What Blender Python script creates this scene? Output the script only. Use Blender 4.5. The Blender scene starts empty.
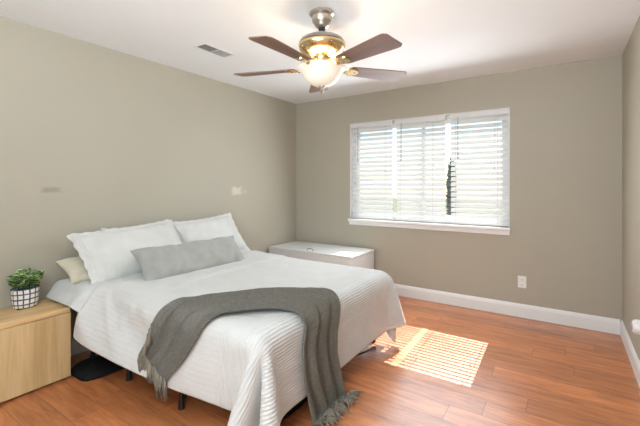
import bpy, bmesh, math, random
import numpy as np
from mathutils import Vector, Matrix, noise
random.seed(7)
S = bpy.context.scene
C = S.collection
PI = math.pi

# ---------------------------------------------------------------- camera, sky, sun, lights, exposure
cam = bpy.data.cameras.new('camera'); camo = bpy.data.objects.new('camera', cam); C.objects.link(camo)
camo.location = (0, 0, 1.314)
camo.rotation_euler = (PI/2, 0, math.radians(33.65))
cam.sensor_width = 36; cam.lens = 368/640*36; cam.shift_y = -29/640; cam.clip_start = .02
S.camera = camo

w = bpy.data.worlds.new('sky'); S.world = w; w.use_nodes = True
wn = w.node_tree.nodes; wl = w.node_tree.links
bg = wn['Background']
sky = wn.new('ShaderNodeTexSky'); sky.sky_type = 'NISHITA'; sky.sun_disc = False
sky.sun_elevation = math.radians(48.5); sky.sun_rotation = 0.0; sky.air_density = 1.0; sky.dust_density = .15
wl.new(sky.outputs[0], bg.inputs[0]); bg.inputs[1].default_value = .21

sun = bpy.data.lights.new('sun', 'SUN'); sun.energy = 13; sun.angle = math.radians(.3); sun.color = (1, .97, .92)
suno = bpy.data.objects.new('sun', sun); C.objects.link(suno)
suno.rotation_euler = Vector((-.022, 1.0, 1.13)).to_track_quat('Z', 'Y').to_euler()
suno.location = (-1.4, 8, 6)

def area(name, loc, direction, sx, sy, power, col):
    l = bpy.data.lights.new(name, 'AREA'); l.shape = 'RECTANGLE'; l.size = sx; l.size_y = sy
    l.energy = power; l.color = col
    o = bpy.data.objects.new(name, l); C.objects.link(o); o.location = loc
    o.rotation_euler = Vector(direction).to_track_quat('-Z', 'Y').to_euler()
    return o
# unseen area lamps added to fill the room with light
area('window_fill', (-1.37, 3.96, 1.48), (0, -1, -.25), 1.78, 1.10, 29, (.90, .96, 1.0))  # added lamp on the room side of the blinds, boosting the daylight
area('rear_fill', (-.35, -.85, 1.5), (.10, 1, .06), 1.3, 1.8, 42, (.83, .93, 1.0))  # added fill behind the camera; the room has no opening to a hall
area('ceiling_bounce_fill', (-.9, -.45, 1.95), (-.15, .5, 1), 1.2, .8, 60, (.83, .93, 1.0))  # added fill aimed up at the ceiling, standing in for a flash

S.view_settings.view_transform = 'Standard'; S.view_settings.look = 'None'
S.view_settings.exposure = .22; S.view_settings.gamma = 1; S.view_settings.use_curve_mapping = False

# ---------------------------------------------------------------- material helpers
class NT:
    def __init__(s, name):
        s.m = bpy.data.materials.new(name); s.m.use_nodes = True
        s.n = s.m.node_tree.nodes; s.l = s.m.node_tree.links
        s.b = s.n['Principled BSDF']
    def node(s, t, **kw):
        n = s.n.new(t)
        for k, v in kw.items():
            if k == 'inp':
                for a, b in v.items(): s.put(n, a, b)
            else: setattr(n, k, v)
        return n
    def put(s, n, k, v):
        i = n.inputs[k]
        if hasattr(v, 'links') or isinstance(v, bpy.types.NodeSocket): s.l.new(v, i)
        else: i.default_value = v
    def math(s, op, a, b=None, c=None):
        n = s.n.new('ShaderNodeMath'); n.operation = op
        s.put(n, 0, a)
        if b is not None: s.put(n, 1, b)
        if c is not None: s.put(n, 2, c)
        return n.outputs[0]
    def coord(s, kind='Object', scale=None):
        t = s.n.new('ShaderNodeTexCoord').outputs[kind]
        if scale:
            mp = s.n.new('ShaderNodeMapping'); s.l.new(t, mp.inputs[0]); mp.inputs['Scale'].default_value = scale
            t = mp.outputs[0]
        return t
    def noise(s, vec, scale, detail=3, rough=.5, dist=0):
        n = s.node('ShaderNodeTexNoise', inp={'Vector': vec, 'Scale': scale, 'Detail': detail, 'Roughness': rough, 'Distortion': dist})
        return n.outputs[0]
    def ramp(s, fac, stops):
        n = s.n.new('ShaderNodeValToRGB'); e = n.color_ramp.elements
        while len(e) < len(stops): e.new(.5)
        for i, (p, c) in enumerate(stops): e[i].position = p; e[i].color = (*c, 1)
        s.l.new(fac, n.inputs[0]); return n.outputs[0]
    def mix(s, fac, a, b, mode='MIX'):
        n = s.n.new('ShaderNodeMix'); n.data_type = 'RGBA'; n.blend_type = mode
        s.put(n, 0, fac)
        for k, v in ((6, a), (7, b)):
            if isinstance(v, tuple): v = (*v, 1) if len(v) == 3 else v
            s.put(n, k, v)
        return n.outputs[2]
    def bump(s, h, strength=.3, dist=.002, prev=None):
        n = s.node('ShaderNodeBump', inp={'Height': h, 'Strength': strength, 'Distance': dist})
        if prev is not None: s.l.new(prev, n.inputs['Normal'])
        s.l.new(n.outputs[0], s.b.inputs['Normal']); return n.outputs[0]
    def set(s, **kw):
        for k, v in kw.items():
            k = {'color': 'Base Color', 'rough': 'Roughness', 'metal': 'Metallic', 'spec': 'Specular IOR Level', 'sheen': 'Sheen Weight',
                 'trans': 'Transmission Weight', 'sss': 'Subsurface Weight', 'em': 'Emission Strength', 'emc': 'Emission Color', 'coat': 'Coat Weight'}[k]
            if isinstance(v, tuple) and len(v) == 3: v = (*v, 1)
            s.put(s.b, k, v)
        return s

def paint(name, col, rough=.6, var=.03, bump=.06, scale=180):
    t = NT(name); co = t.coord()
    n = t.noise(co, 3.0, 2)
    a = tuple(c*(1-var) for c in col); b = tuple(c*(1+var) for c in col)
    t.set(color=t.ramp(n, [(.3, a), (.7, b)]), rough=rough)
    t.bump(t.noise(co, scale, 2), bump, .001)
    return t.m

def metal(name, col, rough=.3):
    t = NT(name); co = t.coord()
    t.set(color=t.ramp(t.noise(co, 60, 2), [(.3, tuple(c*.92 for c in col)), (.7, col)]), metal=1.0, rough=rough); return t.m

def fabric(name, col, scale=900, bump=.25, var=.06, rough=.9, sheen=.2):
    t = NT(name); co = t.coord()
    n = t.noise(co, 14, 3)
    c = t.ramp(n, [(.3, tuple(k*(1-var) for k in col)), (.7, tuple(k*(1+var) for k in col))])
    t.set(color=c, rough=rough, sheen=sheen, spec=.15)
    t.bump(t.noise(co, scale, 2), bump, .002)
    return t.m

# walls
WALLC = (.43, .395, .318)
def wall_mat(name, patches=()):
    t = NT(name); co = t.coord()
    col = t.ramp(t.noise(co, 1.6, 2), [(.3, tuple(c*.985 for c in WALLC)), (.7, tuple(c*1.015 for c in WALLC))])
    sep = t.node('ShaderNodeSeparateXYZ', inp={0: co})
    wob = t.noise(co, 22, 2)
    for (py, pz, hy, hz, pc, k) in patches:      # filler patches rubbed onto the paint
        dy = t.math('DIVIDE', t.math('ABSOLUTE', t.math('SUBTRACT', sep.outputs[1], py)), hy)
        dz = t.math('DIVIDE', t.math('ABSOLUTE', t.math('SUBTRACT', sep.outputs[2], pz)), hz)
        d = t.math('ADD', t.math('MAXIMUM', dy, dz), t.math('MULTIPLY', t.math('SUBTRACT', wob, .5), .9))
        mr = t.node('ShaderNodeMapRange', inp={'Value': d, 'From Min': .55, 'From Max': 1.2, 'To Min': k, 'To Max': 0.0})
        col = t.mix(mr.outputs[0], col, pc)
    t.set(color=col, rough=.55, spec=.3)
    t.bump(t.noise(co, 160, 3), .12, .0012)
    return t.m
m_wall = wall_mat('taupe_wall_paint')
m_wall_left = wall_mat('taupe_wall_paint_patched', [
    (1.16, 1.27, .062, .020, (.30, .27, .21), .75),
    (3.00, 1.235, .075, .045, (.66, .63, .55), .7), (3.12, 1.225, .035, .03, (.55, .51, .44), .4)])
m_ceil = paint('ceiling_paint', (.85, .865, .88), .8, .01, .15, 90)
m_trim = paint('white_trim_paint', (.80, .80, .79), .35, .01, .02, 60)
m_vinyl = paint('white_vinyl', (.82, .83, .84), .35, .01, .02, 60)
m_plastic = paint('white_plastic', (.82, .82, .80), .35, .01, .01, 60)
m_dark = paint('dark_slot', (.02, .02, .02), .5, .05, .02, 60)
m_black_metal = paint('black_powder_coat', (.012, .012, .013), .4, .1, .05, 300)
m_brass = metal('polished_antique_brass', (.74, .57, .32), .25)
m_nickel = metal('brushed_nickel', (.58, .54, .48), .28)
m_black_fab = fabric('black_nylon', (.008, .0075, .008), 700, .2, .2, .6, 0.0)

# laminate floor
def floor_mat():
    t = NT('red_brown_laminate_planks'); co = t.coord()
    sep = t.node('ShaderNodeSeparateXYZ', inp={0: co}); X, Y = sep.outputs[0], sep.outputs[1]
    W, L = .165, 1.21
    yr = t.math('DIVIDE', t.math('ADD', Y, 10 + .125), W)
    row = t.math('FLOOR', yr); fy = t.math('FRACT', yr)
    wn_ = t.node('ShaderNodeTexWhiteNoise', noise_dimensions='1D', inp={'W': row})
    xr = t.math('DIVIDE', t.math('ADD', t.math('ADD', X, 20), t.math('MULTIPLY', wn_.outputs[0], L)), L)
    colm = t.math('FLOOR', xr); fx = t.math('FRACT', xr)
    cid = t.math('ADD', t.math('MULTIPLY', row, 7.31), t.math('MULTIPLY', colm, 3.17))
    pn = t.node('ShaderNodeTexWhiteNoise', noise_dimensions='1D', inp={'W': cid})
    # grain stretched along the plank, shifted per plank
    off = t.node('ShaderNodeCombineXYZ', inp={0: t.math('MULTIPLY', pn.outputs[0], 37), 1: t.math('MULTIPLY', pn.outputs[0], 91), 2: 0.0})
    add = t.node('ShaderNodeVectorMath', operation='ADD', inp={0: co, 1: off.outputs[0]})
    mp = t.node('ShaderNodeMapping', inp={0: add.outputs[0]}); mp.inputs['Scale'].default_value = (1.0, 7.0, 1)
    g1 = t.noise(mp.outputs[0], 3.2, 5, .6, .8)
    mp2 = t.node('ShaderNodeMapping', inp={0: add.outputs[0]}); mp2.inputs['Scale'].default_value = (1.0, 26.0, 1)
    g2 = t.noise(mp2.outputs[0], 5, 4, .6, .4)
    base = t.ramp(g1, [(.25, (.27, .075, .024)), (.45, (.52, .180, .062)), (.62, (.68, .255, .095)), (.80, (.80, .34, .15))])
    base = t.mix(t.math('MULTIPLY', g2, .45), base, (.29, .085, .030))
    hv = t.math('ADD', .84, t.math('MULTIPLY', pn.outputs[0], .32))
    cmb = t.node('ShaderNodeCombineColor', inp={0: hv, 1: hv, 2: hv})
    base = t.mix(1.0, base, cmb.outputs[0], 'MULTIPLY')
    ey = t.math('MULTIPLY', t.math('MINIMUM', fy, t.math('SUBTRACT', 1.0, fy)), W)
    ex = t.math('MULTIPLY', t.math('MINIMUM', fx, t.math('SUBTRACT', 1.0, fx)), L)
    e = t.math('MINIMUM', ex, ey)
    seam = t.node('ShaderNodeMapRange', inp={'Value': e, 'From Min': .0008, 'From Max': .003, 'To Min': 1.0, 'To Max': 0.0}).outputs[0]
    base = t.mix(t.math('MULTIPLY', seam, .6), base, (.07, .025, .014))
    rr = t.math('ADD', .30, t.math('MULTIPLY', g2, .16))
    t.set(color=base, rough=rr, spec=.6, coat=.5)
    t.b.inputs['Coat Roughness'].default_value = .28
    hgt = t.math('SUBTRACT', t.math('ADD', t.math('MULTIPLY', g1, .6), t.math('MULTIPLY', g2, .25)), t.math('MULTIPLY', seam, .8))
    t.bump(hgt, .35, .0025)
    return t.m
m_floor = floor_mat()

def wood_mat(name, axis, cols, rough=.45, scale=1.0, knots=False):
    t = NT(name); sc = [16*scale]*3; sc[axis] = 1.2*scale
    co = t.coord('Object'); mp = t.node('ShaderNodeMapping', inp={0: co}); mp.inputs['Scale'].default_value = sc
    g = t.noise(mp.outputs[0], 1.0, 4, .55, .6)
    sc2 = [60*scale]*3; sc2[axis] = 3*scale
    mp2 = t.node('ShaderNodeMapping', inp={0: co}); mp2.inputs['Scale'].default_value = sc2
    g2 = t.noise(mp2.outputs[0], 1.5, 3)
    f = t.math('ADD', t.math('MULTIPLY', g, .75), t.math('MULTIPLY', g2, .25))
    c = t.ramp(f, [(.3, cols[0]), (.5, cols[1]), (.7, cols[2])])
    if knots:
        v = t.node('ShaderNodeTexVoronoi', inp={'Vector': co, 'Scale': 4.2, 'Randomness': 1.0})
        k = t.node('ShaderNodeMapRange', inp={'Value': v.outputs['Distance'], 'From Min': .03, 'From Max': .10, 'To Min': .55, 'To Max': 0.0}).outputs[0]
        c = t.mix(k, c, (.36, .19, .07))
    t.set(color=c, rough=rough); t.bump(g2, .08, .001)
    return t.m
PINE = [(.52, .34, .15), (.66, .46, .23), (.74, .56, .31)]
m_pine_v = wood_mat('pine_vertical_grain', 2, PINE, .45, 1.0, True)
m_pine_h = wood_mat('pine_top_grain', 1, [(.56, .34, .14), (.68, .45, .21), (.76, .56, .30)], .4)
m_blade = wood_mat('fan_blade_walnut', 0, [(.13, .064, .042), (.20, .10, .066), (.26, .14, .095)], .35)

# quilted coverlet: uses its own flat (unfolded) coordinates, kept in the UV map in metres
def coverlet_mat():
    t = NT('white_matelasse_quilting')
    uv = t.node('ShaderNodeUVMap').outputs[0]
    sep = t.node('ShaderNodeSeparateXYZ', inp={0: uv}); U, V = sep.outputs[0], sep.outputs[1]
    wv = t.node('ShaderNodeTexNoise', inp={'Vector': uv, 'Scale': 6.0, 'Detail': 1.0}).outputs[0]
    ph = t.math('MULTIPLY', t.math('SUBTRACT', wv, .5), .02)
    ribs = t.math('SINE', t.math('MULTIPLY', t.math('ADD', U, ph), 2*PI/.0165))
    ribs2 = t.math('MULTIPLY', t.math('SINE', t.math('MULTIPLY', t.math('ADD', V, ph), 2*PI/.03)), .2)
    e = t.node('ShaderNodeTexVoronoi', inp={'Vector': uv, 'Scale': 4.6, 'Randomness': .1})
    rings = t.math('SINE', t.math('MULTIPLY', e.outputs['Distance'], 190.0))
    def step(v, a, b_): return t.node('ShaderNodeMapRange', inp={'Value': v, 'From Min': a, 'From Max': b_, 'To Min': 0.0, 'To Max': 1.0}).outputs[0]
    top = t.node('ShaderNodeMix', inp={0: step(U, 1.20, 1.24), 2: ribs2, 3: ribs}).outputs[0]
    band = t.math('MULTIPLY', t.math('MULTIPLY', step(U, 1.62, 1.63), t.math('SUBTRACT', 1.0, step(U, 1.83, 1.84))), step(V, 1.10, 1.16))
    top = t.node('ShaderNodeMix', inp={0: band, 2: top, 3: rings}).outputs[0]
    col = t.ramp(t.noise(uv, 8, 2), [(.3, (.57, .567, .55)), (.7, (.61, .607, .59))])
    t.set(color=col, rough=.92, sheen=.15, spec=.12)
    b = t.bump(top, .42, .0035)
    pk = t.noise(uv, 130, 3)
    b = t.bump(pk, .35, .003, b)
    t.bump(t.noise(uv, 34, 2, .5, 1.5), .35, .006, b)
    return t.m
m_cover = coverlet_mat()
m_sheet = fabric('white_cotton_sheet', (.60, .605, .60), 700, .1)
m_matt = fabric('white_mattress_ticking', (.7, .7, .69), 500, .15)
def sham_mat():
    t = NT('white_quilted_sham'); uv = t.node('ShaderNodeUVMap').outputs[0]
    sep = t.node('ShaderNodeSeparateXYZ', inp={0: uv}); U, V = sep.outputs[0], sep.outputs[1]
    wv = t.noise(uv, 9, 1)
    r = t.math('SINE', t.math('MULTIPLY', t.math('ADD', U, t.math('MULTIPLY', wv, .03)), 2*PI/.019))
    md = t.node('ShaderNodeMapRange', inp={'Value': t.math('ABSOLUTE', U), 'From Min': .12, 'From Max': .2, 'To Min': .25, 'To Max': 1.0}).outputs[0]
    t.set(color=t.ramp(wv, [(.3, (.62, .617, .595)), (.7, (.67, .667, .64))]), rough=.9, sheen=.15, spec=.12)
    b = t.bump(t.math('MULTIPLY', r, md), .32, .004)
    t.bump(t.noise(uv, 240, 2), .3, .0015, b)
    return t.m
m_sham = sham_mat()
m_grey = fabric('grey_linen', (.36, .355, .33), 650, .35)
m_cream = fabric('cream_cotton', (.62, .57, .44), 650, .2)
def throw_mat():
    t = NT('grey_chunky_knit'); uv = t.node('ShaderNodeUVMap').outputs[0]
    sep = t.node('ShaderNodeSeparateXYZ', inp={0: uv}); U, V = sep.outputs[0], sep.outputs[1]
    a = t.math('SINE', t.math('MULTIPLY', U, 2*PI/.014)); b = t.math('SINE', t.math('MULTIPLY', V, 2*PI/.009))
    h = t.math('ADD', t.math('MULTIPLY', a, b), t.math('MULTIPLY', t.noise(uv, 120, 3), 1.2))
    c = t.ramp(t.math('ADD', t.math('MULTIPLY', h, .26), t.math('MULTIPLY', t.noise(uv, 45, 3), .6)), [(.1, (.12, .105, .075)), (.45, (.26, .232, .178)), (.8, (.46, .42, .335))])
    t.set(color=c, rough=.95, sheen=.3, spec=.1); t.bump(h, 1.0, .010)
    return t.m
m_throw = throw_mat()
m_fringe = fabric('grey_yarn', (.22, .192, .145), 900, .4, .25)

# ---------------------------------------------------------------- mesh helpers
def link(name, bm, mat, parent=None, smooth=False, auto=False):
    me = bpy.data.meshes.new(name)
    bmesh.ops.recalc_face_normals(bm, faces=bm.faces)
    bm.to_mesh(me); bm.free()
    for m in (mat if isinstance(mat, (list, tuple)) else [mat]): me.materials.append(m)
    if smooth: me.shade_smooth()
    o = bpy.data.objects.new(name, me); C.objects.link(o)
    if auto: me.shade_smooth(); me.set_sharp_from_angle(angle=math.radians(35))
    if parent: o.parent = parent
    return o
def tag(o, label=None, cat=None, group=None, kind=None):
    if label: o['label'] = label
    if cat: o['category'] = cat
    if group: o['group'] = group
    if kind: o['kind'] = kind
    return o
def empty(name, loc, label, cat, group=None, rz=0):
    o = bpy.data.objects.new(name, None); C.objects.link(o); o.location = loc; o.rotation_euler = (0, 0, rz)
    o.empty_display_size = .1
    return tag(o, label, cat, group)
def struct(name, bm, m, parent=None, auto=False):
    o = link(name, bm, m, parent, auto=auto)
    if not parent: o['kind'] = 'structure'
    return o
def box(bm, x0, x1, y0, y1, z0, z1, bev=0, seg=2, M=None):
    r = bmesh.ops.create_cube(bm, size=1); vs = r['verts']
    for v in vs: v.co = Vector(((x0+x1)/2+v.co.x*(x1-x0), (y0+y1)/2+v.co.y*(y1-y0), (z0+z1)/2+v.co.z*(z1-z0)))
    if bev:
        es = list({e for v in vs for e in v.link_edges})
        rr = bmesh.ops.bevel(bm, geom=es, offset=bev, segments=seg, affect='EDGES', profile=.5)
        vs = list({v for f in rr['faces'] for v in f.verts} | {v for v in vs if v.is_valid})
    if M is not None:
        for v in vs: v.co = M @ v.co
    return bm
def nb(): return bmesh.new()
def bx(*a, **k): return box(nb(), *a, **k)
def tube(bm, pts, r, n=8, closed_ends=True, radii=None):
    pts = [Vector(p) for p in pts]; rings = []
    up = Vector((0, 0, 1))
    for i, p in enumerate(pts):
        d = (pts[min(i+1, len(pts)-1)] - pts[max(i-1, 0)]).normalized()
        a = d.cross(up)
        if a.length < 1e-3: a = d.cross(Vector((1, 0, 0)))
        a.normalize(); b = d.cross(a)
        rr = radii[i] if radii else r
        rings.append([bm.verts.new(p + (a*math.cos(2*PI*k/n) + b*math.sin(2*PI*k/n))*rr) for k in range(n)])
    for i in range(len(rings)-1):
        for k in range(n):
            bm.faces.new((rings[i][k], rings[i][(k+1) % n], rings[i+1][(k+1) % n], rings[i+1][k]))
    if closed_ends:
        bm.faces.new(rings[0][::-1]); bm.faces.new(rings[-1])
    return bm
def lathe(bm, prof, n=40, M=None, sx=1, sy=1):
    rings = []
    for (r, z) in prof:
        if r < 1e-5: v = bm.verts.new((0, 0, z)); rings.append([v]*n)
        else: rings.append([bm.verts.new((r*math.cos(2*PI*k/n)*sx, r*math.sin(2*PI*k/n)*sy, z)) for k in range(n)])
    for i in range(len(rings)-1):
        for k in range(n):
            q = [rings[i][k], rings[i][(k+1) % n], rings[i+1][(k+1) % n], rings[i+1][k]]
            u = []
            for v in q:
                if v not in u: u.append(v)
            if len(u) > 2: bm.faces.new(u)
    if M is not None:
        for rg in rings:
            for v in set(rg): v.co = M @ v.co
    return bm

# ---------------------------------------------------------------- room shell
XL, XR, YB, YF, H = -3.151, .415, 4.13, -1.0, 2.44
WX0, WX1, WZ0, WZ1 = -2.285, -.463, .875, 2.082         # window opening
TH = .16                                                # wall thickness
struct('floor', bx(XL-TH, XR+TH, YF-TH, YB+TH, -.12, 0), m_floor)
struct('ceiling', bx(XL-TH, XR+TH, YF-TH, YB+TH, H, H+.12), m_ceil)
struct('wall_left', bx(XL-TH, XL, YF-TH, YB+TH, 0, H), m_wall_left)
struct('wall_right', bx(XR, XR+TH, YF-TH, YB+TH, 0, H), m_wall)
struct('wall_front', bx(XL, XR, YF-TH, YF, 0, H), m_wall)
b = nb()
box(b, XL, WX0, YB, YB+TH, 0, H); box(b, WX1, XR, YB, YB+TH, 0, H)
box(b, WX0, WX1, YB, YB+TH, 0, WZ0); box(b, WX0, WX1, YB, YB+TH, WZ1, H)
struct('wall_back', b, m_wall)
def baseboard(name, x0, x1, y0, y1, nx, ny):            # nx,ny: direction into the room
    prof = [(0, 0), (.015, 0), (.015, .098), (.012, .106), (.012, .112), (.007, .122), (.004, .128), (0, .130)]
    b = nb(); ends = []
    for (x, y) in ((x0, y0), (x1, y1)):
        ends.append([b.verts.new((x+nx*d, y+ny*d, z)) for d, z in prof])
    for i in range(len(prof)-1): b.faces.new((ends[0][i], ends[0][i+1], ends[1][i+1], ends[1][i]))
    b.faces.new(ends[0]); b.faces.new(ends[1][::-1]); b.faces.new((ends[0][0], ends[0][-1], ends[1][-1], ends[1][0]))
    struct(name, b, m_trim)
baseboard('baseboard_back', XL+.015, XR-.015, YB, YB, 0, -1)
baseboard('baseboard_left', XL, XL, YF, YB, 1, 0)
baseboard('baseboard_right', XR, XR, YF, YB, -1, 0)

# window: white vinyl slider set to the outside of the opening
win = empty('window_1', (0, 0, 0), None, None); win['kind'] = 'structure'
b = nb(); f = .045; Y0, Y1 = YB+.085, YB+.15
box(b, WX0, WX0+f, Y0, Y1, WZ0, WZ1); box(b, WX1-f, WX1, Y0, Y1, WZ0, WZ1)
box(b, WX0+f, WX1-f, Y0, Y1, WZ0, WZ0+f); box(b, WX0+f, WX1-f, Y0, Y1, WZ1-f, WZ1)
xm = (WX0+WX1)/2
link('window_frame', b, m_vinyl, win)
for k, (a, c, y) in enumerate(((WX0+f, xm+.02, Y0+.02), (xm-.02, WX1-f, Y0+.045))):
    b = nb(); s_ = .04
    for (p, q, r_, t_) in ((a, a+s_, WZ0+f, WZ1-f), (c-s_, c, WZ0+f, WZ1-f), (a+s_, c-s_, WZ0+f, WZ0+f+s_), (a+s_, c-s_, WZ1-f-s_, WZ1-f)):
        box(b, p, q, y, y+.02, r_, t_)
    sash = link('sash', b, m_vinyl, win)
    g = NT('clear_glass'); g.n.remove(g.b)
    tr = g.node('ShaderNodeBsdfTransparent'); gl = g.node('ShaderNodeBsdfGlossy', inp={'Roughness': .02})
    mx = g.node('ShaderNodeMixShader', inp={0: .06, 1: tr.outputs[0], 2: gl.outputs[0]})
    tr.inputs[0].default_value = (.97, .98, .98, 1)
    g.l.new(mx.outputs[0], g.n['Material Output'].inputs[0])
    link('pane', bx(a+s_, c-s_, y+.008, y+.012, WZ0+f+s_, WZ1-f-s_), g.m, sash)
b = nb()
box(b, WX0-.012, WX1+.012, YB-.048, YB+.085, WZ0-.028, WZ0, .006, 3)
box(b, WX0-.004, WX1+.004, YB-.022, YB, WZ0-.075, WZ0-.028, .003, 2)
link('window_sill', b, m_trim, win)
b = nb()                                               # thin white liner of the opening
box(b, WX0, WX0+.008, YB-.004, Y0, WZ0, WZ1); box(b, WX1-.008, WX1, YB-.004, Y0, WZ0, WZ1); box(b, WX0+.008, WX1-.008, YB-.004, Y0, WZ1-.008, WZ1)
link('window_liner', b, m_trim, win)

# ---------------------------------------------------------------- blinds
def slat_mat():
    t = NT('white_faux_wood_slat')
    t.n.remove(t.b)
    d = t.node('ShaderNodeBsdfPrincipled', inp={'Base Color': (.90, .90, .90, 1), 'Roughness': .4})
    tl = t.node('ShaderNodeBsdfTranslucent', inp={0: (.92, .92, .90, 1)})
    mx = t.node('ShaderNodeMixShader', inp={0: .3, 1: d.outputs[0], 2: tl.outputs[0]})
    t.l.new(mx.outputs[0], t.n['Material Output'].inputs[0])
    n = t.noise(t.coord('Object'), 120, 2); bp = t.node('ShaderNodeBump', inp={'Height': n, 'Strength': .05, 'Distance': .001})
    t.l.new(bp.outputs[0], d.inputs['Normal'])
    return t.m
m_slat = slat_mat()
m_cord = paint('white_cord', (.75, .75, .73), .7)
m_wand = paint('clear_grey_wand', (.30, .31, .32), .3)
YS = YB+.038                                            # centre line of the slats
def blind(x0, x1, label, wand_x, cords, tassels):
    o = empty('window_blind', ((x0+x1)/2, YS, WZ0), label, 'blind', 'white blinds in the bedroom window')
    X0, X1 = x0-(x0+x1)/2, x1-(x0+x1)/2; h = WZ1-WZ0
    hr = link('headrail', bx(X0, X1, -.028, .026, h-.052, h-.010, .002), m_vinyl, o)
    link('valance', bx(X0-.002, X1+.002, -.036, -.029, h-.058, h-.009, .002), m_slat, o)
    link('bottom_rail', bx(X0, X1, -.026, .026, .006, .024, .005), m_slat, o)
    b = nb(); n = 20; pitch = (h-.058-.03)/n
    for k in range(n):
        z = .043 + pitch*k + random.uniform(-.0008, .0008)
        a = math.radians(62) + random.uniform(-.02, .02)
        M = Matrix.Translation((0, 0, z)) @ Matrix.Rotation(a, 4, 'X')
        # gently crowned slat
        ys = [-.025, -.012, 0, .012, .025]; cz = [0, .0022, .003, .0022, 0]
        L = [[b.verts.new(M @ Vector((xx, y, c+dz))) for y, c in zip(ys, cz)] for xx in (X0+.002, X1-.002) for dz in (0, .0028)]
        for i in range(4):
            b.faces.new((L[0][i], L[0][i+1], L[2][i+1], L[2][i])); b.faces.new((L[1][i], L[3][i], L[3][i+1], L[1][i+1]))
            b.faces.new((L[0][i], L[1][i], L[1][i+1], L[0][i+1])); b.faces.new((L[2][i], L[2][i+1], L[3][i+1], L[3][i]))
        b.faces.new((L[0][0], L[2][0], L[3][0], L[1][0])); b.faces.new((L[0][4], L[1][4], L[3][4], L[2][4]))
    link('slats', b, m_slat, o)
    for cx in cords:
        b = nb()
        for yy in (-.0225, .0225): box(b, cx-.0018-(x0+x1)/2, cx+.0018-(x0+x1)/2, yy-.0006, yy+.0006, .02, h-.05)
        link('ladder_cord', b, m_cord, o)
    if wand_x:
        wx = wand_x-(x0+x1)/2
        tb = nb(); tube(tb, [(wx, -.045, h-.05), (wx, -.047, h-.09), (wx, -.047, h-.44)], .0035, 8); tube(tb, [(wx, -.047, h-.44), (wx, -.047, h-.50)], .005, 8)
        link('tilt_wand', tb, m_wand, o)
    for (tx, tz) in tassels:
        t_ = nb(); X = tx-(x0+x1)/2
        tube(t_, [(X, -.042, h-.05), (X, -.043, tz-WZ0+.03)], .0012, 6)
        lathe(t_, [(0, .032), (.004, .03), (.008, .004), (.007, 0), (0, 0)], 10, Matrix.Translation((X, -.043, tz-WZ0)))
        link('cord_tassel', t_, m_cord, o)
    return o
blind(-2.272, -1.722, 'leftmost of the three white slatted blinds in the window', -2.17, (-2.19, -1.81), ((-1.80, 1.46),))
blind(-1.675, -1.098, 'middle white slatted blind between the two open gaps', -1.60, (-1.62, -1.24), ((-1.22, 1.50),))
blind(-1.045, -.476, 'rightmost of the three white slatted blinds in the window', -.96, (-.99, -.575), ((-.60, 1.46), (-.595, 1.80)))

# ---------------------------------------------------------------- outside
def ground_mat():
    t = NT('dry_grass'); co = t.coord()
    t.set(color=t.ramp(t.noise(co, 5, 4), [(.3, (.07, .08, .03)), (.7, (.15, .15, .07))]), rough=.95); return t.m
tag(link('lawn', bx(-20, 20, YB+.4, 40, -.4, -.3), ground_mat()), kind='structure')
def bark():
    t = NT('bark'); t.set(color=t.ramp(t.noise(t.coord(), 20, 4), [(.3, (.08, .06, .05)), (.7, (.17, .13, .1))]), rough=.9); return t.m
def leafm(name, a, b_):
    t = NT(name); t.set(color=t.ramp(t.noise(t.coord(), 25, 2), [(.3, a), (.7, b_)]), rough=.6); return t.m
def leaf_cloud(n, c, r, size):
    b = nb()
    for _ in range(n):
        d = Vector((random.gauss(0, 1), random.gauss(0, 1), random.gauss(0, 1))).normalized() * random.random()**.4
        p = Vector((c[0]+d.x*r[0], c[1]+d.y*r[1], c[2]+d.z*r[2]))
        u = Vector((random.uniform(-1, 1), random.uniform(-1, 1), random.uniform(-1, 1))).normalized()
        v = u.orthogonal().normalized(); s = size*random.uniform(.6, 1.2)
        b.faces.new([b.verts.new(p+u*s), b.verts.new(p+v*s*.5+u*s*.2), b.verts.new(p-u*s), b.verts.new(p-v*s*.5)])
    return b
tr = empty('tree', (-2.13, 8.6, -.3), 'dark narrow tree standing outside beyond the window gap', 'tree')
tb = nb(); tube(tb, [(0, 0, 0), (.02, 0, 1.0), (0, 0, 2.1)], .1, 10, radii=[.1, .08, .04])
link('trunk', tb, bark(), tr)
link('foliage', leaf_cloud(1500, (0, 0, 1.40), (.11, .2, .85), .045), leafm('dark_green_leaves', (.06, .08, .06), (.12, .15, .11)), tr)

# ---------------------------------------------------------------- white chest in the corner
ch = empty('storage_chest', (-2.53, 3.81, 0), 'low white storage chest in the corner beyond the bed', 'chest')
m_white = paint('white_lacquer', (.70, .70, .685), .28, .01, .01, 60)
HX, HY = .60, .285
link('body', bx(-HX, HX, -HY, HY, .03, .492, .004), m_white, ch)
link('lid', bx(-HX-.004, HX+.004, -HY-.005, HY, .4945, .520, .005, 3), m_white, ch)
link('plinth', bx(-HX+.02, HX-.02, -HY+.02, HY-.01, 0, .03), m_white, ch)
b = nb(); tube(b, [(-.045, -.225, .519), (-.042, -.225, .535), (-.02, -.225, .545), (.02, -.225, .545), (.042, -.225, .535), (.045, -.225, .519)], .0035, 8)
tag(link('handle', b, m_black_metal, ch, smooth=True), 'small dark metal loop handle')

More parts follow.
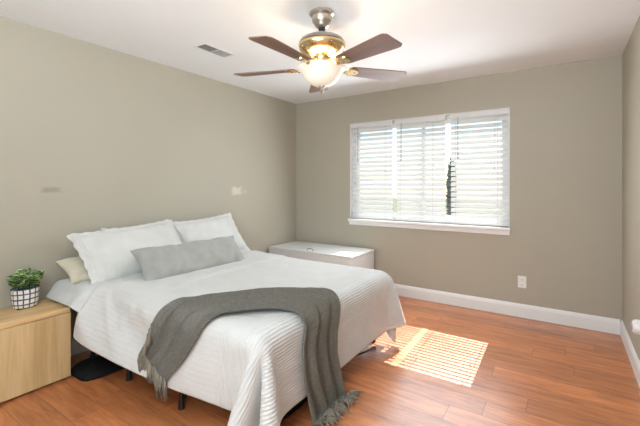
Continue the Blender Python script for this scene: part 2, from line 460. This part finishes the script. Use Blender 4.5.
# ---------------------------------------------------------------- bed frame and mattress
BX0, BX1, BY0, BY1 = -3.08, -1.20, 1.28, 2.85
bf = empty('platform_bed', (-2.12, 2.07, 0), 'black metal platform bed frame under the white bedding', 'bed')
cx, cy = -2.12, 2.07
b = nb(); x0, x1, y0, y1 = BX0+.02-cx, BX1-.03-cx, BY0+.03-cy, BY1-.03-cy
for (a, c) in ((y0, y0+.035), (y1-.035, y1), (-.0175, .0175)): box(b, x0, x1, a, c, .265, .30, .004)
box(b, x0, x0+.035, y0+.035, y1-.035, .2655, .2995); box(b, x1-.035, x1, y0+.035, y1-.035, .2655, .2995)
link('side_rails', b, m_black_metal, bf)
b = nb()
for k in range(16):
    x = x0+.09+k*(x1-x0-.18)/15; box(b, x-.008, x+.008, y0+.036, y1-.036, .270, .2795)
link('support_wires', b, m_black_metal, bf)
for lx in (-2.93, -2.435, -1.87, -1.33):
    for ly in (1.345, 2.07, 2.80):
        X, Y = lx-cx, ly-cy; l = nb()
        tube(l, [(X, Y, .268), (X, Y, .012)], .013, 10); lathe(l, [(0, .045), (.017, .045), (.019, 0), (0, 0)], 12, Matrix.Translation((X, Y, 0)))
        sgn = 1 if ly < 2.5 else -1
        tube(l, [(X, Y, .035), (X, Y+sgn*.28, .262)], .008, 8)
        link('leg', l, m_black_metal, bf)
b = nb(); tube(b, [(-1.30-cx, 2.30-cy, .06), (-1.17-cx, 2.40-cy, .12), (-1.135-cx, 2.43-cy, .135)], .008, 8, radii=[.007, .007, .014])
link('foot_bracket', b, m_black_metal, bf)
tag(link('mattress', bx(BX0, BX1, BY0, BY1, .302, .585, .06, 5), m_matt, auto=True), 'thick white mattress on the black metal frame, under the coverlet', 'mattress')

# cloth shapes: each cloth falls onto the bed by itself (Blender's cloth physics), then the draped shape is kept
def collider(b, th=.008):
    me = bpy.data.meshes.new('collider'); bmesh.ops.triangulate(b, faces=b.faces); b.to_mesh(me); b.free()
    o = bpy.data.objects.new('collider', me); C.objects.link(o); o.modifiers.new('c', 'COLLISION')
    o.collision.thickness_outer = th; o.collision.thickness_inner = .1; o.collision.cloth_friction = 20
    return o
def drape(x0, x1, y0, y1, nx, ny, z, frames, bend, mass):
    b = nb(); vs = []
    for j in range(ny+1):
        for i in range(nx+1):
            x = x0+(x1-x0)*i/nx; y = y0+(y1-y0)*j/ny
            vs.append(b.verts.new((x, y, z+.003*math.sin(7*x)*math.cos(6*y))))
    for j in range(ny):
        for i in range(nx):
            a = j*(nx+1)+i; b.faces.new((vs[a], vs[a+1], vs[a+nx+2], vs[a+nx+1]))
    me = bpy.data.meshes.new('cloth'); b.to_mesh(me); b.free(); o = bpy.data.objects.new('cloth', me); C.objects.link(o)
    m = o.modifiers.new('cloth', 'CLOTH'); q = m.settings
    q.quality = 7; q.mass = mass; q.tension_stiffness = 25; q.compression_stiffness = 25; q.shear_stiffness = 10; q.bending_stiffness = bend
    q.tension_damping = 8; q.compression_damping = 8; q.shear_damping = 8; q.bending_damping = 1; q.air_damping = 2
    m.collision_settings.distance_min = .006; m.collision_settings.collision_quality = 4; m.collision_settings.friction = 15
    m.point_cache.frame_end = frames+1; S.frame_start = 1; S.frame_end = frames
    for f in range(1, frames+1): S.frame_set(f)
    e = o.evaluated_get(bpy.context.evaluated_depsgraph_get())
    P = np.empty((ny+1)*(nx+1)*3, np.float32); e.data.vertices.foreach_get('co', P)
    bpy.data.objects.remove(o); S.frame_set(1)
    return P.reshape(ny+1, nx+1, 3).astype(np.float64)
def grid_bm(P):
    b = nb(); ny, nx = P.shape[:2]; V = [[b.verts.new(P[j, i]) for i in range(nx)] for j in range(ny)]
    for j in range(ny-1):
        for i in range(nx-1): b.faces.new((V[j][i], V[j][i+1], V[j+1][i+1], V[j+1][i]))
    return b
MX1 = BX1
CX0, CX1, CY0, CY1 = -2.74, BX1+.345, BY0-.375, BY1+.345
cols = [collider(bx(BX0, BX1, BY0, BY1, .28, .585, .07, 4)), collider(bx(-3.1, -2.62, 1.165, BY1, .44, .605, .08, 4)), collider(bx(-4, 2, 0, 4.1, -.2, 0)), collider(bx(-3.14, -2.782, .6, 1.143, 0, .482, .01))]
PS = drape(-3.12, -2.3, 1.055, 3.0, 26, 58, .64, 45, 6, .3)
cols.append(collider(grid_bm(PS), .006))
PC = drape(CX0, CX1, CY0, CY1, 56, 66, .65, 80, 3.0, .5)
for o in cols: bpy.data.objects.remove(o)
def cloth_obj(name, P, x0, x1, y0, y1, mat, th, disp=0):
    ny, nx = P.shape[:2]; b = nb(); uvl = b.loops.layers.uv.new('UVMap')
    V = [[b.verts.new(P[j, i]) for i in range(nx)] for j in range(ny)]
    for j in range(ny-1):
        for i in range(nx-1):
            f = b.faces.new((V[j][i], V[j][i+1], V[j+1][i+1], V[j+1][i]))
            for lp, (jj, ii) in zip(f.loops, ((j, i), (j, i+1), (j+1, i+1), (j+1, i))):
                lp[uvl].uv = (ii/(nx-1)*(x1-x0), jj/(ny-1)*(y1-y0))
    me = bpy.data.meshes.new(name); b.to_mesh(me); b.free(); me.materials.append(mat); me.shade_smooth()
    o = bpy.data.objects.new(name, me); C.objects.link(o)
    s = o.modifiers.new('s', 'SOLIDIFY'); s.thickness = th; s.offset = 1
    sb = o.modifiers.new('b', 'SUBSURF'); sb.levels = 1; sb.render_levels = 1
    return o
tag(cloth_obj('bed_sheet', PS, 0, .8, 0, 1.98, m_sheet, .006), 'smooth white sheet hanging beside the wooden nightstand at the pillow end', 'bed sheet')
tag(cloth_obj('coverlet', PC, CX0-CX0, CX1-CX0, 0, CY1-CY0, m_cover, .007), 'white quilted coverlet draped over the bed, corners hanging near the floor', 'coverlet')

# ---------------------------------------------------------------- throw laid around the near foot corner
def cover_at(x, y):
    """point and outward normal on the draped coverlet for flat coordinates; past the hem it hangs straight down"""
    ny, nx = PC.shape[:2]
    def pt(u, v):
        u = min(max(u, 0), nx-1.001); v = min(max(v, 0), ny-1.001); i, j = int(u), int(v); a, c = u-i, v-j
        q = PC[j, i]*(1-a)*(1-c)+PC[j, i+1]*a*(1-c)+PC[j+1, i]*(1-a)*c+PC[j+1, i+1]*a*c
        return Vector(q)
    u = (x-CX0)/(CX1-CX0)*(nx-1); v = (y-CY0)/(CY1-CY0)*(ny-1)
    uc = min(max(u, .5), nx-2.5); vc = min(max(v, .5), ny-2.5)
    p = pt(uc, vc); n = (pt(uc+1, vc)-pt(uc-1, vc)).cross(pt(uc, vc+1)-pt(uc, vc-1)).normalized()
    if n.z < -.15: n = -n
    over = max((v-vc)*(-1)*(CY1-CY0)/(ny-1), (u-uc)*(CX1-CX0)/(nx-1), 0)
    if over > 0: p.z -= over
    return p, n
OUT = [(-2.12, 1.02), (-2.03, 1.24), (-1.93, 1.40), (-1.82, 1.59), (-1.65, 1.80), (-1.48, 1.94), (-1.33, 1.99), (-1.19, 1.93), (-1.05, 1.89), (-.85, 1.93), (-.64, 2.01)]
INN = [(-1.86, .95), (-1.74, 1.09), (-1.65, 1.24), (-1.57, 1.36), (-1.47, 1.46), (-1.38, 1.55), (-1.28, 1.59), (-1.17, 1.58), (-1.05, 1.56), (-.85, 1.60), (-.60, 1.65)]
def cr(P, t):
    n = len(P)-1; t = min(max(t, 0), 1)*n; i = min(int(t), n-1); f = t-i
    p = [Vector((*P[min(max(i+k, 0), n)], 0)) for k in (-1, 0, 1, 2)]
    return .5*((2*p[1]) + (p[2]-p[0])*f + (2*p[0]-5*p[1]+4*p[2]-p[3])*f*f + (3*p[1]-p[0]-3*p[2]+p[3])*f**3)
NU, NV = 110, 34
def throw_pt(a, c, lift=0):
    o_ = cr(OUT, a); i_ = cr(INN, a); q = o_.lerp(i_, c)
    p, n = cover_at(q.x, q.y)
    wr = .5+.5*math.sin(c*19+2.4*a+1.2*math.sin(a*7)); wr2 = .5+.5*math.sin(c*33-3*a+2*noise.noise((a*6, c*3, 1)))
    amp = .013+.014*math.exp(-((a-.55)/.3)**2)*c+.022*max(0, a-.72)/.28
    edge = .016*math.exp(-(c/.05)**2)
    d = .016+amp*wr+.006*wr2+.011*noise.noise((a*9, c*4, 3))+.006*noise.noise((a*26, c*9, 5))+edge+lift
    p = p+n*d
    if p.z < .012: p += Vector((n.x, n.y, 0))*min(.05, .012-p.z)*.6; p.z = .012+.004*wr
    return p
b = nb(); uvl = b.loops.layers.uv.new('UVMap')
V = [[b.verts.new(throw_pt(i/NU, j/NV)) for i in range(NU+1)] for j in range(NV+1)]
for j in range(NV):
    for i in range(NU):
        f = b.faces.new((V[j][i], V[j][i+1], V[j+1][i+1], V[j+1][i]))
        for lp, (jj, ii) in zip(f.loops, ((j, i), (j, i+1), (j+1, i+1), (j+1, i))): lp[uvl].uv = (ii/NU*1.9, jj/NV*.6)
me = bpy.data.meshes.new('throw_blanket'); b.to_mesh(me); b.free(); me.materials.append(m_throw); me.shade_smooth()
th = bpy.data.objects.new('throw_blanket', me); C.objects.link(th)
s = th.modifiers.new('s', 'SOLIDIFY'); s.thickness = .012; s.offset = 0
sb = th.modifiers.new('b', 'SUBSURF'); sb.levels = 1; sb.render_levels = 1
tag(th, 'grey knitted throw with tassels draped around the foot corner of the bed', 'throw')
for end, cnt in ((0, 26), (1, 24)):
    b = nb()
    for k in range(cnt+(9 if end == 0 else 0)):
        c = (k+.5)/cnt; side = k >= cnt
        if side: c = 0.0
        p = throw_pt((k-cnt)*.011, 0) if side else throw_pt(end, c); q = throw_pt(.02 if end == 0 else .98, c); _, n = cover_at(*(cr(OUT, end).lerp(cr(INN, end), c)).xy)
        L = random.uniform(.085, .13)
        for s_ in range(3):
            if end == 0:
                e = p+Vector((random.uniform(-.012, .012), random.uniform(-.012, .004), -L)); mid = (p+e)/2+Vector((random.uniform(-.008, .008), -.006, .012))
                e.z = max(e.z, .01)
            else:
                ang = random.uniform(-.9, .9)
                e = p+Vector((math.cos(ang), math.sin(ang), 0))*L*random.uniform(.3, .9); e.z = random.uniform(.006, .02); mid = (p+e)/2+Vector((0, 0, random.uniform(.008, .03)))
            tube(b, [p+n*.002, mid, e], .004, 6, radii=[.0045, .006, .0025])
    link('fringe', b, m_fringe, th, smooth=True)

# ---------------------------------------------------------------- pillows
def pillow(name, c, wv, uvv, W, Hh, T, mat, label, sag=0, flange=0, scal=0, pinch=.06, seed=0, wr=.006, group=None, nu=44, nv=30):
    """wv: width direction, uvv: height direction; thickness along their cross product"""
    c = Vector(c); wv = Vector(wv).normalized(); uvv = Vector(uvv); uvv = (uvv - uvv.dot(wv)*wv).normalized(); nv_ = wv.cross(uvv)
    b = nb(); uvl = b.loops.layers.uv.new('UVMap'); front = []; back = []
    def outline(u, v):
        x = u*W/2*(1-pinch*(1-v*v)*abs(u)**3); y = v*Hh/2*(1-pinch*1.4*(1-u*u)*abs(v)**3)
        return x, y
    for j in range(nv+1):
        rf, rb = [], []
        for i in range(nu+1):
            u, v = -1+2*i/nu, -1+2*j/nv
            su, sv = math.sin(u*PI/2), math.sin(v*PI/2)
            x, y = outline(su, sv)
            fl = 1.0
            if flange:
                fx = flange/(W/2); fy = flange/(Hh/2)
                iu = min(abs(su)/(1-fx), 1); iv = min(abs(sv)/(1-fy), 1)
            else: iu, iv = abs(su), abs(sv)
            t = T/2*((1-iu**3.2)*(1-iv**3.2))**.42
            if scal:
                k = max(abs(su), abs(sv))**12
                per = (x*0+ (x/ .085 if abs(sv) > abs(su) else y/.085))*PI
                s_ = 1+.22*scal*k*(abs(math.sin(per))-.5)
                x *= 1+(s_-1)*(.085/W*4)*1; y *= 1+(s_-1)*(.085/Hh*3)
            nn = noise.noise((x*6+seed, y*6, seed*1.7))*wr*2 + noise.noise((x*17+seed, y*9, seed))*wr
            dz = -sag*(1-su*su)*(sv)
            P = c + wv*x + uvv*(y-sag*.3*(1-su*su)*(1 if sv > 0 else 0)*sv)
            tf = t*.55 if t < T*.02 else t
            rf.append(b.verts.new(P + nv_*(t*1.0+nn*min(1, t/T*6)+.0025))); rb.append(b.verts.new(P - nv_*(t*.8+.0025)))
            edgew = 0
        front.append(rf); back.append(rb)
    def face(vs, idx):
        f = b.faces.new(vs)
        for lp, (jj, ii) in zip(f.loops, idx): lp[uvl].uv = (math.sin((-1+2*ii/nu)*PI/2)*W/2, math.sin((-1+2*jj/nv)*PI/2)*Hh/2)
    for j in range(nv):
        for i in range(nu):
            idx = ((j, i), (j, i+1), (j+1, i+1), (j+1, i))
            face([front[a][d] for a, d in idx], idx); face([back[a][d] for a, d in idx][::-1], idx[::-1])
    ring = [(0, i) for i in range(nu)]+[(j, nu) for j in range(nv)]+[(nv, i) for i in range(nu, 0, -1)]+[(j, 0) for j in range(nv, 0, -1)]
    for k in range(len(ring)):
        a, d = ring[k], ring[(k+1) % len(ring)]
        face([front[a[0]][a[1]], back[a[0]][a[1]], back[d[0]][d[1]], front[d[0]][d[1]]], (a, a, d, d))
    o = link(name, b, mat, smooth=True)
    sbm = o.modifiers.new('b', 'SUBSURF'); sbm.levels = 1; sbm.render_levels = 1
    return tag(o, label, 'pillow', group)
pillow('pillow', (-2.97, 1.50, .685), (.02, 1, .0), (-.85, .0, .35), .66, .30, .11, m_cream, 'cream pillow whose corner pokes out under the left end of the large white sham', seed=3)
pillow('pillow_sham', (-3.065, 1.80, .775), (.0, 1, .02), (-.10, 0, 1), .64, .38, .07, m_sham, 'white scalloped sham mostly hidden behind the larger left sham', flange=.03, scal=.5, seed=5, group='white shams on the bed')
pillow('pillow_sham', (-2.865, 1.655, .785), (-.02, 1, .05), (-.34, -.03, .36), .87, .50, .14, m_sham, 'large white quilted sham with scalloped edge, left side of the bed', flange=.04, scal=.6, seed=1, group='white shams on the bed')
pillow('pillow_sham', (-2.90, 2.43, .785), (-.0, 1, .05), (-.36, -.05, .5), .76, .48, .15, m_sham, 'white quilted sham at the far side, behind the end of the grey cushion', flange=.035, scal=.4, seed=2, group='white shams on the bed')
pillow('lumbar_cushion', (-2.575, 1.985, .695), (.03, 1, .0), (-.60, -.04, .8), 1.0, .31, .17, m_grey, 'long plain grey lumbar cushion leaning on the white shams', pinch=.08, seed=4, wr=.015)['category'] = 'cushion'

# ---------------------------------------------------------------- nightstand and plant
ns = empty('nightstand', (-2.967, .87, 0), 'light pine box nightstand at the left edge, next to the bed', 'nightstand')
link('body', bx(-.165, .165, -.265, .265, .012, .445, .003), m_pine_v, ns)
link('top_board', bx(-.168, .182, -.270, .270, .4455, .480, .010, 4), m_pine_h, ns)
link('front_panel', bx(.1655, .182, -.270, .270, .016, .4445, .002), m_pine_v, ns)
for sx in (-1, 1):
    for sy in (-1, 1): link('foot', bx(sx*.14-.015, sx*.14+.015, sy*.24-.015, sy*.24+.015, 0, .0115), m_black_metal, ns)

pot = empty('potted_plant', (-3.045, .970, .4805), 'small leafy green plant in a white and blue checked pot on the nightstand', 'potted plant', rz=0)
def pot_mat():
    t = NT('white_glaze_blue_check'); co = t.coord()
    sep = t.node('ShaderNodeSeparateXYZ', inp={0: co})
    ang = t.math('ARCTAN2', sep.outputs[1], t.math('MULTIPLY', sep.outputs[0], 1.3))
    wob = t.math('MULTIPLY', t.math('SUBTRACT', t.noise(co, 18, 2), .5), .25)
    fa = t.math('FRACT', t.math('ADD', t.math('MULTIPLY', ang, 15/(2*PI)), wob))
    fz = t.math('FRACT', t.math('ADD', t.math('MULTIPLY', sep.outputs[2], 1/.034), t.math('ADD', wob, .25)))
    la = t.math('LESS_THAN', fa, .24); lz = t.math('LESS_THAN', fz, .26)
    thin = t.math('LESS_THAN', t.math('FRACT', t.math('MULTIPLY', sep.outputs[2], 1/.068)), .5)
    mk = t.math('MAXIMUM', la, lz)
    blue = t.mix(thin, (.045, .06, .16), (.10, .10, .13))
    t.set(color=t.mix(mk, (.80, .79, .75), blue), rough=.35); return t.m
b = nb(); lathe(b, [(0, .006), (.070, .006), (.078, .012), (.084, .05), (.088, .10), (.089, .128), (.091, .131), (.088, .133), (.083, .128), (.080, .11), (0, .11)], 56, None, .74, .88)
link('pot', b, pot_mat(), pot, smooth=False, auto=True)
for sy in (-1, 1):
    b = nb(); lathe(b, [(0, 0), (.010, 0), (.012, .0055), (0, .0055)], 14, Matrix.Translation((.02, sy*.045, 0))); link('pot_foot', b, m_black_metal, pot)
b = nb(); lathe(b, [(0, .112), (.079, .112), (.06, .120), (0, .124)], 30, None, .74, .86)
link('soil', b, paint('dark_soil', (.03, .02, .012), .95, .2, .6, 200), pot)
m_leafA = leafm('bright_leaves', (.26, .44, .14), (.55, .68, .36))
m_leafB = leafm('deep_green_leaves', (.035, .10, .03), (.10, .20, .06))
def leaf(b, p, d, up, L, Wd, mi):
    s = d.cross(up).normalized(); up2 = s.cross(d).normalized()
    a = [p, p+d*L*.35+s*Wd-up2*L*.02, p+d*L*.75+s*Wd*.75+up2*L*.02, p+d*L-up2*L*.06, p+d*L*.75-s*Wd*.75+up2*L*.02, p+d*L*.35-s*Wd-up2*L*.02]
    mid = [p+d*L*.35-up2*L*.10, p+d*L*.75-up2*L*.08]
    v = [b.verts.new(q) for q in a]; m_ = [b.verts.new(q) for q in mid]
    for fs in ((v[0], v[1], m_[0]), (v[1], v[2], m_[1], m_[0]), (v[2], v[3], m_[1]), (v[3], v[4], m_[1]), (v[4], v[5], m_[0], m_[1]), (v[5], v[0], m_[0])):
        f = b.faces.new(fs); f.material_index = mi
b = nb(); st = nb()
for k in range(46):
    th_ = random.uniform(0, 2*PI); rr = math.sqrt(random.random())
    root = Vector((.045*rr*math.cos(th_), .06*rr*math.sin(th_), .118))
    tip = Vector((.085*rr*math.cos(th_), .108*rr*math.sin(th_), .150+.092*math.sqrt(max(0, 1-rr*rr*.85))+random.uniform(-.012, .010)))
    tube(st, [root, (root+tip)/2+Vector((0, 0, .01)), tip], .0015, 5)
    for lev in range(4):
        q = root.lerp(tip, .45+.18*lev); a0 = random.uniform(0, PI)
        for m in range(4):
            a_ = a0+m*PI/2; d = Vector((math.cos(a_), math.sin(a_), random.uniform(.15, .8))).normalized()
            leaf(b, q, d, Vector((0, 0, 1)), random.uniform(.020, .029), random.uniform(.008, .011), 0 if random.random() < .35+.15*lev else 1)
link('stems', st, m_leafB, pot)
link('foliage', b, [m_leafA, m_leafB], pot)

# ---------------------------------------------------------------- black bags under the bed
def bag(name, x0, x1, y0, y1, h, label, r):
    o = empty(name, ((x0+x1)/2, (y0+y1)/2, 0), label, 'bag', 'black bags under the bed'); b = nb(); hx, hy = (x1-x0)/2, (y1-y0)/2
    N = 14; n = 48; rings = []
    for k in range(N+1):
        t = k/N; s = 1-.0*t; 
        inset = r*.9*(1-math.sqrt(max(0, 1-(max(0, t-.15)/.85)**2)))*1.6 + (.008*(1-min(1, t/.1)))
        ring = []
        for i in range(n):
            a = 2*PI*i/n; c_, s_ = math.cos(a), math.sin(a); p = 5.0
            q = (abs(c_)**p+abs(s_)**p)**(-1/p)
            ring.append(b.verts.new(((hx-inset)*q*c_, (hy-inset)*q*s_, .001+h*t+.006*noise.noise((c_*3, s_*3, t*4))*t)))
        rings.append(ring)
    for k in range(N):
        for i in range(n): b.faces.new((rings[k][i], rings[k][(i+1) % n], rings[k+1][(i+1) % n], rings[k+1][i]))
    b.faces.new(rings[0][::-1]); b.faces.new(rings[-1])
    link('body', b, m_black_fab, o, smooth=True)
    z = nb(); tube(z, [((hx-.02)*math.cos(a)*(abs(math.cos(a))**3.6+abs(math.sin(a))**3.6)**(-1/3.6)*1.022, (hy-.02)*math.sin(a)*(abs(math.cos(a))**3.6+abs(math.sin(a))**3.6)**(-1/3.6)*1.022, h*.28) for a in [2*PI*i/48 for i in range(49)]], .004, 6)
    link('piping', z, m_black_fab, o, smooth=True)
    return o
bag('storage_bag', -2.905, -2.60, 1.15, 2.03, .08, 'flat black soft bag on the floor under the bed beside the nightstand', .10)
bag('storage_bag', -1.84, -1.29, 1.50, 2.02, .085, 'flat black soft bag on the floor under the foot of the bed', .08)

# ---------------------------------------------------------------- ceiling fan
FX, FY = -1.33, 2.022
fan = empty('ceiling_fan', (FX, FY, H), 'brass ceiling fan with five dark wooden blades and a frosted bowl light', 'ceiling fan')
def fz(z): return z-H
b = nb(); lathe(b, [(0, 0), (.080, 0), (.083, -.006), (.082, -.018), (.074, -.026), (.068, -.030), (.066, -.052), (.062, -.066), (.050, -.078), (.048, -.086), (.040, -.096), (.024, -.102), (0, -.102)], 40)
tag(link('canopy', b, m_nickel, fan, auto=True), 'brushed nickel canopy')
b = nb(); lathe(b, [(0, -.098), (.024, -.100), (.024, -.112), (.016, -.122), (0, -.122)], 24); link('hanger_ball', b, m_black_metal, fan, auto=True)
b = nb(); tube(b, [(0, 0, -.11), (0, 0, -.18)], .012, 16); link('downrod', b, m_nickel, fan, smooth=True)
zc = [(0, -.150), (.022, -.151), (.030, -.156), (.085, -.162), (.118, -.170), (.141, -.184), (.152, -.204)]
b = nb(); lathe(b, zc+[(0, -.204)], 56); tag(link('motor_cover', b, m_nickel, fan, auto=True), 'dull nickel dome of the motor')
b = nb(); lathe(b, [(0, -.204), (.147, -.204), (.147, -.211), (0, -.211)], 56); link('motor_groove', b, m_black_metal, fan)
b = nb(); lathe(b, [(0, -.211), (.153, -.211), (.155, -.220), (.152, -.234), (.138, -.255), (.114, -.274), (.082, -.291), (.062, -.300), (.058, -.318), (.066, -.324), (.066, -.335), (0, -.335)], 56)
mh = link('motor_housing', b, m_brass, fan, auto=True)
b = nb()                                               # raised ribs round the lower housing
for k in range(15):
    a = 2*PI*k/15
    for q in range(3):
        r_ = .118+.013*q; z_ = -.268+.012*q
        M = Matrix.Rotation(a+.0, 4, 'Z') @ Matrix.Translation((r_, 0, z_)) @ Matrix.Rotation(-.75, 4, 'Y')
        box(b, -.003, .003, -.016, .016, -.003, .003, .001, 1, M)
link('housing_ribs', b, m_brass, mh)
ZB = -.362
pitch = math.radians(-10)
def blade_mesh():
    b = nb(); N = 26; L0, L1 = .185, .612; rows = []
    for k in range(N+1):
        t = k/N; x = L0+(L1-L0)*t
        hw = .056+(.080-.056)*min(1, t*1.15)
        if t > .92: q = (t-.92)/.08; hw *= (.78+.22*math.sqrt(max(0, 1-q*q)))
        if t < .06: hw *= .7+.3*math.sqrt(max(0, 1-(1-t/.06)**2))
        rows.append([(x, y*hw) for y in (-1, -.5, 0, .5, 1)])
    M = Matrix.Rotation(pitch, 4, 'X')
    T = [[b.verts.new(M @ Vector((x, y, .003))) for x, y in r] for r in rows]; B = [[b.verts.new(M @ Vector((x, y, -.003))) for x, y in r] for r in rows]
    for i in range(N):
        for j in range(4):
            b.faces.new((T[i][j], T[i+1][j], T[i+1][j+1], T[i][j+1])); b.faces.new((B[i][j], B[i][j+1], B[i+1][j+1], B[i+1][j]))
        for j, s_ in ((0, 1), (4, 1)): b.faces.new((T[i][j], B[i][j], B[i+1][j], T[i+1][j]))
    for i in (0, N):
        for j in range(4): b.faces.new((T[i][j], T[i][j+1], B[i][j+1], B[i][j]))
    return b
def iron_mesh():
    b = nb(); M = Matrix.Rotation(pitch, 4, 'X')
    # curved arm from the hub out to an oval plate under the blade
    tube(b, [(.060, 0, .030), (.095, 0, .012), (.130, 0, -.004), (.165, 0, -.010)], .011, 10, radii=[.016, .013, .011, .012])
    rings = []
    n = 28; top = []; bot = []
    for k in range(n):
        a = 2*PI*k/n; x = .205+.055*math.cos(a); y = .040*math.sin(a)*(1+.15*math.cos(a))
        top.append(b.verts.new(M @ Vector((x, y, -.0035)))); bot.append(b.verts.new(M @ Vector((x, y*.92, -.011))))
    b.faces.new(top); b.faces.new(bot[::-1])
    for k in range(n): b.faces.new((top[k], bot[k], bot[(k+1) % n], top[(k+1) % n]))
    for (x, y) in ((.19, .02), (.19, -.02), (.235, 0)):
        r = bmesh.ops.create_uvsphere(b, u_segments=8, v_segments=6, radius=.005)
        for v in r['verts']: v.co = M @ (v.co+Vector((x, y, -.012)))
    return b
bl0 = link('blade', blade_mesh(), m_blade, fan, auto=True); ir0 = link('blade_arm', iron_mesh(), m_brass, fan, auto=True)
for k, deg in enumerate((54, 126, 198, 270, 342)):
    for src in (bl0, ir0):
        o = src if k == 0 else src.copy()
        if k: C.objects.link(o); o.parent = fan
        o.location = (0, 0, ZB); o.rotation_euler = (0, 0, math.radians(deg))
# light kit
lk = nb(); lathe(lk, [(0, -.335), (.052, -.335), (.052, -.350), (.075, -.356), (.078, -.364), (0, -.364)], 40)
link('light_fitter', lk, m_brass, fan, auto=True)
gm = NT('frosted_alabaster_glass'); gco = gm.coord()
gc = gm.ramp(gm.noise(gco, 14, 4, .6, 1.5), [(.35, (.95, .80, .60)), (.65, (1.0, .93, .80))])
gm.set(color=(.85, .78, .66), rough=.35, em=.14, emc=gc)
b = nb(); lathe(b, [(.150, -.362), (.158, -.366), (.156, -.374), (.140, -.388), (.128, -.408), (.115, -.432), (.090, -.458), (.055, -.478), (0, -.486), ], 56)
bowl = link('glass_bowl', b, gm.m, fan, smooth=True)
sm = bowl.modifiers.new('s', 'SOLIDIFY'); sm.thickness = .004
b = nb(); lathe(b, [(0, -.484), (.022, -.484), (.020, -.492), (.010, -.500), (.014, -.512), (.007, -.530), (0, -.536)], 24); link('finial', b, m_nickel, fan, auto=True)
for k in range(3):
    a = 2*PI*k/3+.5
    pl = bpy.data.lights.new('fan_bulb', 'POINT'); pl.energy = 3.6; pl.color = (1, .86, .68); pl.shadow_soft_size = .03
    po = bpy.data.objects.new('fan_bulb', pl); C.objects.link(po); po.location = (FX+.085*math.cos(a), FY+.085*math.sin(a), H-.372+.004)

# ---------------------------------------------------------------- ceiling vent
v = empty('ceiling_vent', (-2.46, 2.095, H), 'small white louvred air vent in the ceiling above the bed', 'vent')
b = nb()
box(b, -.075, .075, -.165, -.145, -.004, 0, .002); box(b, -.075, .075, .145, .165, -.004, 0, .002)
box(b, -.075, -.052, -.145, .145, -.004, 0, .002); box(b, .052, .075, -.145, .145, -.004, 0, .002); box(b, -.052, .052, -.004, .004, -.004, 0)
link('vent_frame', b, m_trim, v)
link('backing', bx(-.052, .052, -.145, .145, -.0015, -.0002), m_dark, v)
b = nb()
for (ya, yb, an, wd) in ((-.142, -.006, .5, .0022), (.006, .142, .95, .005)):
    for k in range(7):
        M = Matrix.Translation((-.045+k*.015, 0, -.005)) @ Matrix.Rotation(an, 4, 'Y')
        box(b, -wd, wd, ya, yb, -.0005, .0005, 0, 1, M)
link('louvres', b, m_trim, v)

# ---------------------------------------------------------------- wall outlets
def outlet(name, loc, rz, label, group=None):
    o = empty(name, loc, label, 'outlet', group, rz)    # local: faces -Y
    link('cover_plate', bx(-.037, .037, -.006, 0, -.058, .058, .003, 3), m_plastic, o)
    for s_ in (-1, 1):
        r = link('receptacle', bx(-.017, .017, -.0085, -.006, s_*.026-.015, s_*.026+.015, .002, 2), m_plastic, o)
        b = nb(); zc_ = s_*.026
        box(b, -.008, -.006, -.0092, -.0084, zc_-.004, zc_+.006); box(b, .006, .008, -.0092, -.0084, zc_-.003, zc_+.005)
        tube(b, [(0, -.0092, zc_-.009), (0, -.0084, zc_-.009)], .0025, 10)
        link('slots', b, m_dark, r)
    return o
outlet('wall_outlet', (-.352, YB, .347), 0, 'white electrical outlet on the wall below the window')
# round white plug-in on the right wall, cut by the photo's edge
pg = empty('plug_in_freshener', (XR-.0005, 3.04, .418), 'round white plug-in device on the right wall above the baseboard', 'plug-in')
link('cover_plate', bx(-.006, 0, -.037, .037, -.058, .058, .003, 3), m_plastic, pg)
b = nb(); M = Matrix.Translation((-.006, 0, -.005)) @ Matrix.Rotation(-PI/2, 4, 'Y')
lathe(b, [(0, 0), (.036, 0), (.044, .010), (.046, .028), (.042, .044), (.030, .054), (0, .057)], 32, M)
link('housing', b, m_plastic, pg, auto=True)
b = nb(); lathe(b, [(0, .0555), (.026, .0545), (.022, .060), (0, .062)], 24, M)
tag(link('cap', b, paint('lilac_grey_plastic', (.42, .38, .42), .4), pg, auto=True), 'lilac grey centre cap')
